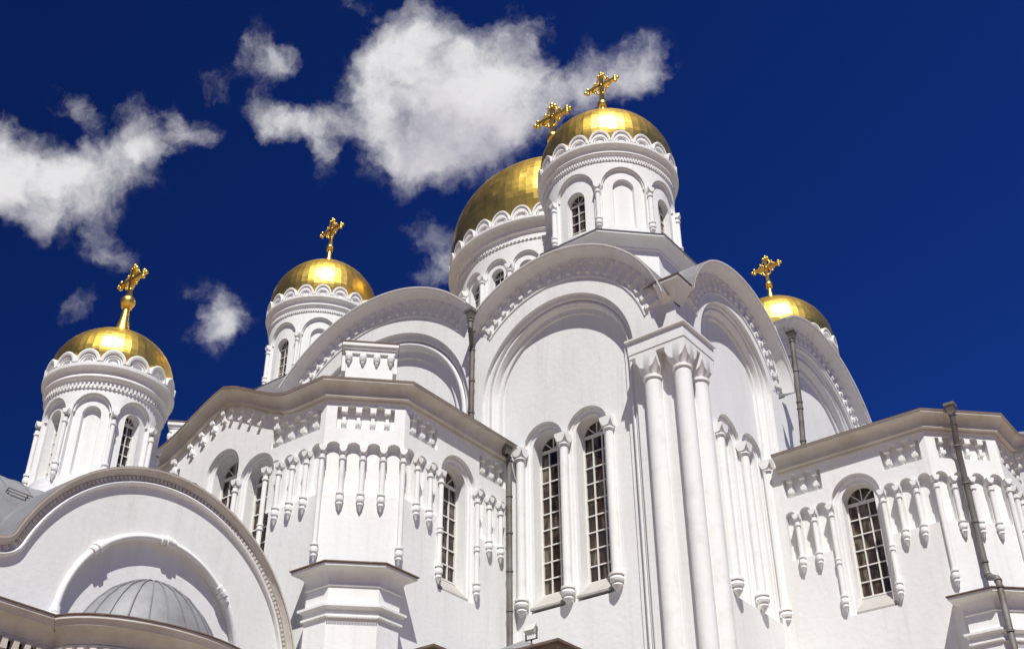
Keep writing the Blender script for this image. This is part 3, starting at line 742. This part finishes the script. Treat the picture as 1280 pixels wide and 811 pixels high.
# ------------------------------------------------------------------ porch with its own small dome
XP = -17.82; PYC, PZC = 12.94, 7.12
fP = lambda u, z, d: (XP+d, u, z)
def flare(R, n=48):
    """arch line from the left valley over the top to the annex wall; R = radius of the arch"""
    a = arcpts(PYC, R, PZC, 160, 4, n)
    p = a[0]; t = Vector((math.sin(rad(160)), -math.cos(rad(160))))  # climbing direction at the arch foot
    out = []
    for i in range(9):                                               # little reverse curve ending level in the valley
        k = i/9; x = p[0]-.34*(1-k)**1.4-.06*(1-k); z = p[1]-.36*(1-k)+.36*(1-k)**2*.55
        out.append((x, z))
    out = [(out[0][0]-.5, out[0][1]-.03)]+out
    return out+a
mb = MB(); RO = 3.32
pathw = flare(3.05)
outl = [(pathw[0][0], GROUND)] + pathw + [(16.2, GROUND)]
npan = arch(PYC-.05, 1.95, 7.18, 6.2, 36)
sheet(mb, fP, outl, [npan], 0)
loft(mb, fP, npan, 0, npan, -.12); sheet(mb, fP, npan, (), -.12)
yl = pathw[0][0]
mb.add([(XP, yl, GROUND), (-23.7, yl, GROUND), (-23.7, yl, 7.6), (XP, yl, 7.6), (-23.7, 16.2, GROUND), (-23.7, 16.2, 7.6)], [(0, 1, 2, 3), (1, 4, 5, 2)])
porch = mb.build('porch', M_WALL, root)
mb = MB()
prof = [(-.29, -.01), (-.29, .04), (-.275, .07), (-.245, .08), (-.22, .07), (-.21, .03), (-.11, .02), (-.10, .06), (-.06, .085), (-.03, .125), (-.01, .13), (-.01, .16), (.02, .165), (.035, .15), (.04, -.6)]
pth = flare(RO); sweep(mb, fP, pth, prof, pm=[3]*6+[0]*6+[1, 2])
N_ = normals(pth); L = 0
step = .095; acc_ = 0
for i in range(1, len(pth)):
    p, q = pth[i-1], pth[i]; l = math.hypot(q[0]-p[0], q[1]-p[1]); ph = math.atan2(q[1]-p[1], q[0]-p[0])
    while acc_ < l:
        u = p[0]+(q[0]-p[0])*acc_/l; z = p[1]+(q[1]-p[1])*acc_/l
        blk(mb, fP, u, z, -.026, .026, -.195, -.115, .015, .06, ph); acc_ += step
    acc_ -= l
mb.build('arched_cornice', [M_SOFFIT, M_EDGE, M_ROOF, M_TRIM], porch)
mb = MB(); sweep(mb, fP, arcpts(PYC-.05, 2.0, 7.18, 184, -4, 60), roll(.06, 10, -110, 110, 0, .01))
for a in (180, 135, 90, 45, 0):
    for k, (o, rr) in enumerate(((-3.2, .085), (0, .105), (3.2, .085))):
        t_ = rad(a+o); 
        tg = Vector((0, -math.sin(t_), math.cos(t_))); c_ = Vector(fP(PYC-.05+2.0*math.cos(t_), 7.18+2.0*math.sin(t_), .02))
        tube(mb, [c_-tg*.045, c_-tg*.03, c_+tg*.03, c_+tg*.045], rr, 12)
mb.build('archivolt', M_TRIM, porch)
# bowed niche below the arch: wall, cornice and ribbed half dome
BW, BP = 1.93, 1.20
bow = [(yl-.02, XP), (PYC-BW, XP)] + [(PYC-BW*math.cos(PI*i/24), XP+BP*math.sin(PI*i/24)) for i in range(1, 24)] + [(PYC+BW, XP), (16.2, XP)]
fbow = lambda y, x, z: (x, y, z)
mb = MB(); sweep(mb, fbow, bow, [(.0, GROUND), (.0, 6.62)])
mb.build('apse_wall', M_WALL, porch)
mb = MB(); sweep(mb, fbow, bow, [(.0, 6.58), (.04, 6.60), (.04, 6.66), (.02, 6.68), (.03, 6.74), (.08, 6.82), (.16, 6.88), (.24, 6.92), (.26, 6.98), (.30, 7.02), (.30, 7.07), (.32, 7.08), (.32, 7.10), (.0, 7.16)], pm=[0]*10+[1, 1, 2])
tot = 0
for i in range(len(bow)-1):
    a, b_ = Vector(bow[i]), Vector(bow[i+1]); l = (b_-a).length; n = max(1, int(l/.2)); nn = Vector((-(b_-a).y, (b_-a).x)).normalized(); tt = (b_-a).normalized()
    for k in range(n):
        p = a+(b_-a)*((k+.5)/n)+nn*.05; obox(mb, (p.y, p.x, 6.50), (Vector((tt.y, tt.x, 0)), Vector((nn.y, nn.x, 0)), AZ), (.05, .06, .09))
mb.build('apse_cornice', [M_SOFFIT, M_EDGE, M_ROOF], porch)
mb = MB(); xb = XP-.115; nseg = 12
bell = [(1.68, 7.06), (1.52, 7.20), (1.41, 7.38), (1.30, 7.56), (1.13, 7.78), (.86, 8.04), (.62, 8.19), (.42, 8.285), (.2, 8.36), (.0, 8.385)]
ribs = [[(xb+.80*rr*math.sin(PI*i/nseg), PYC-.14-.94*rr*math.cos(PI*i/nseg), z) for rr, z in bell] for i in range(nseg+1)]
mb.grid(ribs)
for row in ribs: tube(mb, [(x+.01, y, z+.012) for x, y, z in row], .018, 5)
mb.build('half_dome_roof', M_ROOF, porch)
# porch roof: crossing barrels in grey sheet metal with standing seams and a snow guard
mb = MB()
bx = [(u, z+.045) for u, z in flare(RO)]
mb.grid([[(XP+.1, u, z) for u, z in bx], [(-23.8, u, z) for u, z in bx]])
by = [(-20.85+2.3*math.cos(PI*i/32), 8.1+2.36*math.sin(PI*i/32)) for i in range(33)]
mb.grid([[(x, 9.6, z) for x, z in by], [(x, 16.2, z) for x, z in by]])
for k in range(12):
    y = 9.7+k*.55; tube(mb, [(x, y, z+.01) for x, z in by], .015, 5)
mb.add([(XP-.6, yl+.1, 7.6), (-23.7, yl+.1, 7.6), (-23.7, 16.2, 7.6), (XP-.6, 16.2, 7.6)], [(0, 1, 2, 3)])
mb.build('porch_roof', M_ROOF, porch)
mb = MB()
gd = lambda y, a, o: Vector((-20.85+(2.31+o)*math.cos(rad(a)), y, 8.1+(2.37+o)*math.sin(rad(a))))
for o in (.03, .085): tube(mb, [gd(10.2+i*.2, 38, o) for i in range(8)], .011, 5)
for i in range(0, 8, 2): tube(mb, [gd(10.2+i*.2, 38, -.02), gd(10.2+i*.2, 38, .09)], .011, 5)
mb.build('snow_guard', M_PIPE, porch)

# ------------------------------------------------------------------ drainpipes
def pipe(pts, r, hopper, along):
    mb = MB(); tube(mb, pts, r, 14)
    L = 0
    for a, b in zip(pts[:-1], pts[1:]):
        a, b = Vector(a), Vector(b); l = (b-a).length; d = (b-a).normalized(); n = int(l/.95)
        for k in range(n+1):
            p = a+d*min(l-.05, .1+.95*k); tube(mb, [p-d*.02, p+d*.02], r*1.22, 14)
    o = mb.build('drainpipe', M_PIPE, root)
    mb = MB(); x, y, z = hopper
    rows = []
    for q, zz in ((r*1.05, z-.28), (r*1.1, z-.2), (r*1.6, z-.08), (r*1.75, z-.07), (r*1.75, z)):
        rows.append([(x-q, y-q, zz), (x+q, y-q, zz), (x+q, y+q, zz), (x-q, y+q, zz)])
    mb.grid(rows, 0, True); mb.build('hopper', M_PIPE, o, 20)
pipe([(-17.08, Y0-.46, 18.1), (-17.08, Y0-.46, 17.8), (-17.25, Y0-.16, 17.4), (-17.25, Y0-.16, 14.3)], .072, (-17.08, Y0-.46, 18.35), 0)
pipe([(-16.06, Y0-.13, 13.75), (-16.06, Y0-.13, 8.92), (-16.02, Y0-.28, 8.72)], .07, (-16.02, Y0-.28, 14.02), 0)
pipe([(X0+.46, 26.95, 18.1), (X0+.40, 26.93, 16.0), (X0+.30, 26.90, 14.2)], .072, (X0+.46, 26.95, 18.35), 0)
n_ = (.7071, -.7071)
def ch(t, d, z):                                                     # a point in front of the near chamfer of the right annex
    cx, cy = X0+V1-CH/2, 30.42-H1+CH/2
    return (cx+.7071*t+.7071*d, cy+.7071*t-.7071*d, z)
pipe([ch(-.31, .44, 13.98), ch(-.30, .42, 13.75), ch(-.20, .16, 13.30), ch(-.20, .16, 10.10), ch(-.21, .20, 10.0), ch(-.40, .84, 9.70), ch(-.42, .90, 9.58), ch(-.42, .90, GROUND+.3)], .07, ch(-.31, .44, 14.16), 0)

# ------------------------------------------------------------------ small porch canopies between annex and corner bay
def canopy(cx, cy, z, wx, wy, rise):
    """lean-to canopy: its free corner at (cx, cy), running back to the walls behind it"""
    mb = MB(); pth = [(cx, cy+wy), (cx, cy), (cx-wx, cy)]; pth = list(reversed(pth)); ident = lambda x, y, zz: (x, y, zz)
    # outward = right of the reversed path, so offsets are negative-left
    prof = [(.26, z-.34), (.26, z-.30), (.2, z-.26), (.10, z-.16), (.05, z-.10), (.045, z-.06), (0, z-.05), (0, z), (.02, z+.01), (1.2, z+rise)]
    prof = [(-o if False else o, h) for o, h in prof]
    N = normals(pth); rows = []
    for p, n in zip(pth, N): rows.append([(p[0]+n[0]*o, p[1]+n[1]*o, h) for o, h in prof])
    for j in range(len(prof)-1): mb.grid([[r[j], r[j+1]] for r in rows], 0 if j < 7 else 1)
    inner = [(p[0]+n[0]*.26, p[1]+n[1]*.26) for p, n in zip(pth, N)]
    mb.grid([[(x, y, GROUND) for x, y in inner], [(x, y, z-.34) for x, y in inner]], 2)
    return mb.build('canopy', [M_EDGE, M_ROOF, M_WALL], root)
canopy(-13.55, 19.4, 8.23, 2.3, 1.83, .25)
canopy(-14.75, 17.0, 7.72, 1.45, 2.2, .12)
mb = MB(); lathe(mb, (-15.4, 20.75), [(.85, 7.9), (.85, 8.42), (.9, 8.44), (.9, 8.5), (.45, 8.72), (.05, 8.92), (.001, 8.93)], 8)
mb.build('ventilation_hood', [M_ROOF], root, 20)

# ------------------------------------------------------------------ flood lamp standing on the canopy
lamp = empty('floodlight', (-14.62, 19.95, 8.52))
lamp['label'] = 'small pale floodlight on a bracket standing on the low canopy roof'; lamp['category'] = 'floodlight'
mb = MB(); tl = Matrix.Rotation(rad(-35), 3, 'X'); ax = [tl @ AX, tl @ AY, tl @ AZ]
obox(mb, (0, 0, .26), ax, (.12, .05, .09)); obox(mb, Vector((0, 0, .26))+ax[1]*-.06, ax, (.13, .012, .10)); 
for i in range(4): obox(mb, Vector((0, 0, .26))+ax[1]*.06+ax[0]*(-.09+.06*i), ax, (.008, .03, .07))
mb.build('housing', M_LAMP, lamp)
mb = MB()
for s in (-1, 1): obox(mb, (.14*s, 0, .17), (AX, AY, AZ), (.008, .02, .13))
obox(mb, (0, 0, .05), (AX, AY, AZ), (.148, .02, .008)); tube(mb, [(0, 0, -.12), (0, 0, .05)], .02, 8)
mb.build('bracket', M_PIPE, lamp)
bpy.context.view_layer.update()
